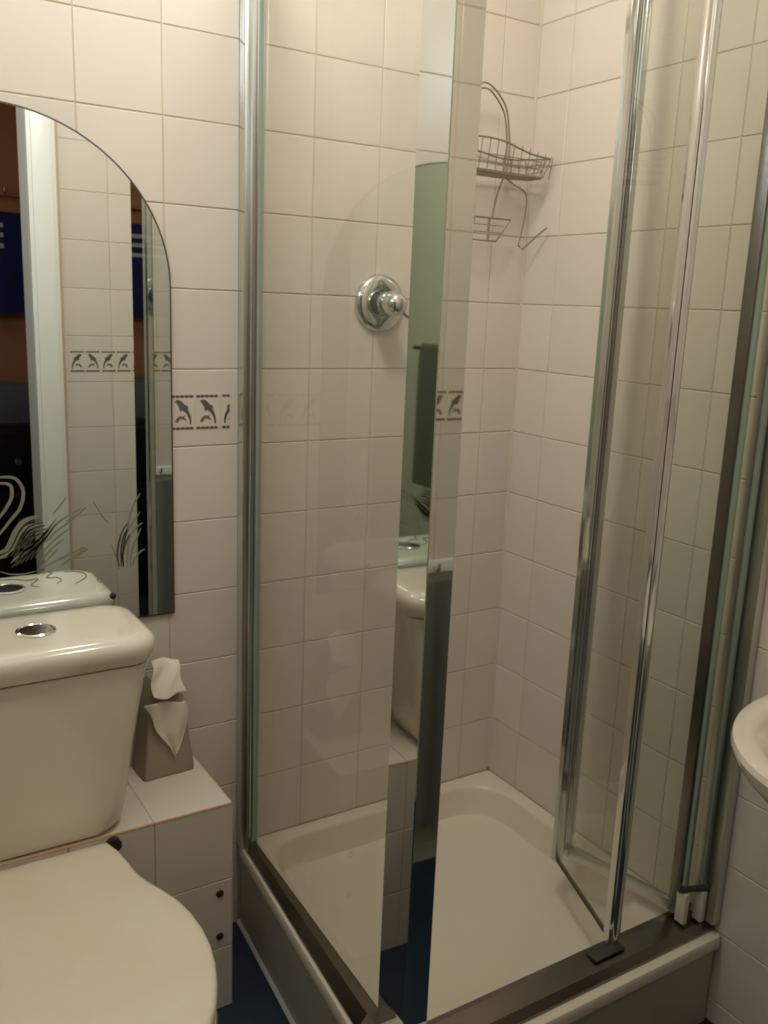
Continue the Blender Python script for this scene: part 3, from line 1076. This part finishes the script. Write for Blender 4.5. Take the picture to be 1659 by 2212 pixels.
loft(bm, [tb_ring(0.0015, 0.052, 0.034), tb_ring(0.01, 0.053, 0.035), tb_ring(0.12, 0.040, 0.028), tb_ring(0.195, 0.031, 0.023), tb_ring(0.202, 0.027, 0.019)])
obj('box_shell', bm, M['box'], tb, True)
bm = bmesh.new()
lathe(bm, [(0.015, 0.0), (0.015, 0.0015), (0.011, 0.0015), (0.011, 0.0)], (0, 0, 0.2023), 'z', 20)
obj('box_slot', bm, M['hole'], tb, True)
tag(tb, 'tapered grey-brown tissue box standing on the tiled ledge', 'tissue box')


def crumple(name, outline, z_of, m, label, loc):
    """a crumpled sheet: outline in local x,z swept with folds in y"""
    bm = bmesh.new()
    nu, nv = 14, 18
    grid = []
    for j in range(nv + 1):
        v = j / nv
        row = []
        xl, xr, z = outline(v)
        for i in range(nu + 1):
            u = i / nu
            x = xl + (xr - xl) * u
            y = z_of(u, v)
            row.append(bm.verts.new((x, y, z + 0.004 * math.sin(5 * u + 3 * v))))
        grid.append(row)
    for j in range(nv):
        for i in range(nu):
            bm.faces.new((grid[j][i], grid[j][i + 1], grid[j + 1][i + 1], grid[j + 1][i]))
    o = obj(name, bm, M[m], None, True, loc)
    o.modifiers.new('solid', 'SOLIDIFY').thickness = 0.0018
    sub = o.modifiers.new('sub', 'SUBSURF')
    sub.levels = sub.render_levels = 1
    tag(o, label, 'tissue')
    return o


def front_y(z):
    # front face of the tapered box at height z above the ledge
    t = min(max(z / 0.215, 0), 1)
    return -(0.0365 - 0.013 * t)


def o1(v):      # hanging sheet, a downward triangle with a ragged right corner
    z = 0.162 - 0.117 * v
    return (-0.052 + 0.060 * v ** 1.1 + 0.004 * math.sin(9 * v), 0.036 + 0.010 * math.sin(3.0 * v) - 0.024 * max(0, v - 0.25) / 0.75, z)


crumple('tissue', o1, lambda u, v: front_y(0.162 - 0.117 * v) - 0.008 - 0.005 * math.sin(9 * u + 4 * v) * (1 - 0.4 * v) - 0.008 * math.sin(math.pi * u) * (1 - v),
        'tissue', 'large crumpled white tissue draped down the front of the tissue box', (0.184, -0.040, LZ))


def o2(v):
    z = 0.240 - 0.062 * v
    w_ = 0.026 + 0.008 * v
    return (-w_ + 0.003 * math.sin(7 * v), w_ + 0.004 * math.sin(5 * v + 1), z)


crumple('tissue', o2, lambda u, v: -0.006 - 0.042 * v ** 0.8 - 0.004 * math.sin(8 * u + 5 * v), 'tissue',
        'small crumpled tissue poking out of the top of the tissue box', (0.184, -0.040, LZ))

# ---------------------------------------------------------------- basin on the right wall
bas = empty('wash_basin', (0.95, -1.07, FZ))
BR = -1.08


def basin_ring(z, rx, ry, xb, cx_=0.99, cy_=-1.07, n=40, e=1.0):
    pts = []
    for k in range(n + 1):
        a = math.radians(90 + 180.0 * k / n)
        pts.append((cx_ + rx * math.cos(a) - 0.95, cy_ + ry * math.sin(a) + 1.07, z - FZ))
    pts.append((xb - 0.95, cy_ - ry * 0.96 + 1.07, z - FZ))
    pts.append((xb - 0.95, cy_ + ry * 0.96 + 1.07, z - FZ))
    return pts


bm = bmesh.new()
XB = XR - 0.001
loft(bm, [basin_ring(BR - 0.17, 0.10, 0.10, XB), basin_ring(BR - 0.15, 0.14, 0.13, XB), basin_ring(BR - 0.09, 0.22, 0.195, XB), basin_ring(BR - 0.05, 0.26, 0.226, XB), basin_ring(BR - 0.035, 0.273, 0.234, XB),
          basin_ring(BR - 0.012, 0.285, 0.240, XB), basin_ring(BR - 0.003, 0.282, 0.238, XB), basin_ring(BR, 0.273, 0.230, XB),
          basin_ring(BR - 0.001, 0.253, 0.212, 1.01), basin_ring(BR - 0.008, 0.240, 0.198, 1.005), basin_ring(BR - 0.05, 0.21, 0.175, 1.003), basin_ring(BR - 0.11, 0.14, 0.12, 1.0), basin_ring(BR - 0.125, 0.04, 0.04, 0.995)])
obj('bowl', bm, M['ceramic'], bas, True)
bm = bmesh.new()
loft(bm, [rrect(0.05, 0, 0.072, 0.10, 0.04, 0.001), rrect(0.055, 0, 0.062, 0.08, 0.035, 0.05), rrect(0.058, 0, 0.06, 0.075, 0.035, 0.50), rrect(0.058, 0, 0.06, 0.085, 0.035, BR - 0.172 - FZ)])
obj('pedestal', bm, M['ceramic'], bas, True)
for s in (-1, 1):
    bm = bmesh.new()
    lathe(bm, [(0.020, 0.0), (0.018, 0.01), (0.012, 0.018), (0.012, 0.05), (0.021, 0.058), (0.021, 0.078), (0.0, 0.084)], (0.085, s * 0.09, BR - FZ), 'z', 20)
    tube(bm, smooth_path([(0.080, s * 0.09, BR - FZ + 0.035), (0.04, s * 0.085, BR - FZ + 0.048), (0.005, s * 0.08, BR - FZ + 0.036), (0.0, s * 0.08, BR - FZ + 0.022)], 4), 0.009, 10)
    obj('tap', bm, M['chrome'], bas, True)
tag(bas, 'white rounded wash basin on the right wall by the folding shower door', 'basin')

# ---------------------------------------------------------------- towel added on the front wall as the dark shape reflected in the post
hk = empty('added_peg_rail', (0.80, YF, -1.06))
bm = bmesh.new()
bx(bm, -0.20, 0.20, 0.001, 0.012, -0.015, 0.015, 0.003)
obj('rail_board', bm, M['white_paint'], hk, True)
for k in (-1, 0, 1):
    bm = bmesh.new()
    tube(bm, smooth_path([(0.15 * k, 0.0125, 0.0), (0.15 * k, 0.030, -0.004), (0.15 * k, 0.036, 0.012)], 4), 0.004, 8)
    obj('peg', bm, M['chrome'], hk, True)
tag(hk, 'white peg rail added on the front wall beside the door', 'peg rail')
bm = bmesh.new()
rings = []
for k in range(31):
    x = -0.17 + 0.34 * k / 30
    w1 = 0.005 * math.sin(k * 1.0) + 0.004 * math.sin(k * 0.37)
    rings.append([(x, 0.014, -0.02), (x, 0.030 + w1, -0.02), (x * 1.04, 0.034 + w1, -0.30), (x * 1.06, 0.036 + w1, -0.66), (x * 1.06, 0.026 + w1, -0.66), (x * 1.04, 0.022 + w1, -0.30)])
loft(bm, rings)
gt = obj('towel', bm, M['reflection_towel'], None, True, (0.80, YF, -1.07))
tag(gt, 'long dark grey towel added on the peg rail as the dark shape in the corner post', 'towel')

# ---------------------------------------------------------------- ceiling lamp
lamp = empty('ceiling_lamp', (LAMP[0], LAMP[1], CZ))
bm = bmesh.new()
lathe(bm, [(0.07, -0.001), (0.07, -0.02), (0.06, -0.03), (0.0, -0.03)], (0, 0, 0), 'z', 32)
obj('lamp_base', bm, M['white_paint'], lamp, True)
bm = bmesh.new()
lathe(bm, [(0.058, -0.031), (0.10, -0.045), (0.125, -0.075), (0.12, -0.105), (0.085, -0.135), (0.0, -0.147)], (0, 0, 0), 'z', 40)
obj('lamp_shade', bm, M['lamp_glass'], lamp, True)
tag(lamp, 'round opal glass lamp on the bathroom ceiling', 'lamp')

# ---------------------------------------------------------------- towel rail on the left wall (seen in reflections)
tr2 = empty('towel_rail', (XL, -0.75, -0.60))
bm = bmesh.new()
tube(bm, [(0.05, -0.28, 0), (0.05, 0.28, 0)], 0.008, 12)
obj('rail', bm, M['chrome'], tr2, True)
for s in (-1, 1):
    bm = bmesh.new()
    tube(bm, [(0.0005, s * 0.27, 0), (0.05, s * 0.27, 0)], 0.007, 10)
    obj('bracket', bm, M['chrome'], tr2, True)
tag(tr2, 'chrome towel rail on the green left wall, seen in reflections', 'towel rail')
bm = bmesh.new()
rings = []
for k in range(25):
    y = -0.22 + 0.44 * k / 24
    wv = 0.004 * math.sin(k * 1.1)
    rings.append([(0.030 + wv, y, -0.42), (0.033 + wv * 0.5, y, -0.05), (0.037, y, 0.008), (0.05, y, 0.018), (0.063, y, 0.008), (0.067 + wv * 0.5, y, -0.05), (0.070 + wv, y, -0.46),
                  (0.064 + wv, y, -0.46), (0.061 + wv * 0.5, y, -0.05), (0.059, y, 0.004), (0.05, y, 0.012), (0.041, y, 0.004), (0.039 + wv * 0.5, y, -0.05), (0.036 + wv, y, -0.42)])
loft(bm, rings)
tw = obj('towel', bm, M['towel'], None, True, (XL, -0.75, -0.60))
tag(tw, 'olive grey towel folded over the chrome rail', 'towel')

# ---------------------------------------------------------------- things in the hall, seen in the mirror
hr = empty('hall_coat_rack', (0.05, -2.70, -0.05))
bm = bmesh.new()
bx(bm, -0.85, 0.45, 0.001, 0.02, -0.02, 0.02, 0.003)
obj('rack_board', bm, M['brown_wall'], hr, True)
for k in range(4):
    bm = bmesh.new()
    tube(bm, smooth_path([(-0.72 + 0.36 * k, 0.0195, 0.0), (-0.72 + 0.36 * k, 0.045, -0.01), (-0.72 + 0.36 * k, 0.052, 0.015)], 4), 0.004, 8)
    obj('hook', bm, M['chrome'], hr, True)
tag(hr, 'small coat rack on the brown hall wall, seen in the mirror', 'coat rack')
nb = empty('striped_blanket', (0.05, -2.64, -0.14))
bm = bmesh.new()
rings = []
NX = 40
for k in range(NX + 1):
    x = -0.88 + 1.32 * k / NX
    w1 = 0.008 * math.sin(k * 0.9)
    rings.append([(x, -0.012 + w1, -0.42), (x, -0.012 + w1, 0.0), (x, 0.012 + w1, 0.0), (x, 0.012 + w1 * 1.4, -0.42)])
loft(bm, rings)
obj('cloth', bm, M['navy_cloth'], nb, True)
for z in (-0.055, -0.095, -0.14):
    bm = bmesh.new()
    rings = []
    for k in range(2, NX - 2):
        x = -0.88 + 1.32 * k / NX
        w1 = 0.008 * math.sin(k * 0.9)
        rings.append([(x, 0.0125 + w1, z - 0.009), (x, 0.0125 + w1, z + 0.009), (x, 0.0145 + w1, z + 0.009), (x, 0.0145 + w1, z - 0.009)])
    loft(bm, rings)
    obj('stripe', bm, M['stripe'], nb, True)
tag(nb, 'navy blue blanket with pale stripes hanging in the hall, seen in the mirror', 'blanket')
hc = empty('hall_chest', (0.0, -2.50, FZ))
box('carcass', -0.62, 0.62, -0.199, 0.16, 0.0, 0.84, M['black'], hc, 0.006)
for k in range(3):
    d_ = box('drawer', -0.60, 0.60, 0.1605, 0.175, 0.05 + 0.26 * k, 0.05 + 0.26 * k + 0.24, M['black'], hc, 0.004)
    for s in (-1, 1):
        bm = bmesh.new()
        lathe(bm, [(0.008, 0.0), (0.008, 0.012), (0.016, 0.018), (0.013, 0.028), (0.0, 0.03)], (s * 0.35, 0.175, 0.17 + 0.26 * k), 'y', 14)
        obj('knob', bm, M['chrome'], d_, True)
tag(hc, 'black chest of drawers in the dark hall, seen in the mirror', 'chest')
bm = bmesh.new()
rings = []
for k in range(15):
    x = -0.50 + 1.0 * k / 14
    w1 = 0.012 * math.sin(k * 1.3)
    rings.append([(x, -0.12, 0.001), (x, 0.12 + w1, 0.001), (x, 0.13 + w1, 0.07), (x, 0.11 + w1, 0.15 + w1), (x, -0.10, 0.16 + w1), (x, -0.12, 0.08)])
loft(bm, rings)
bl = obj('folded_blanket', bm, M['grey_blue'], None, True, (0.0, -2.50, FZ + 0.84))
tag(bl, 'folded grey-blue blanket on top of the black chest', 'blanket')
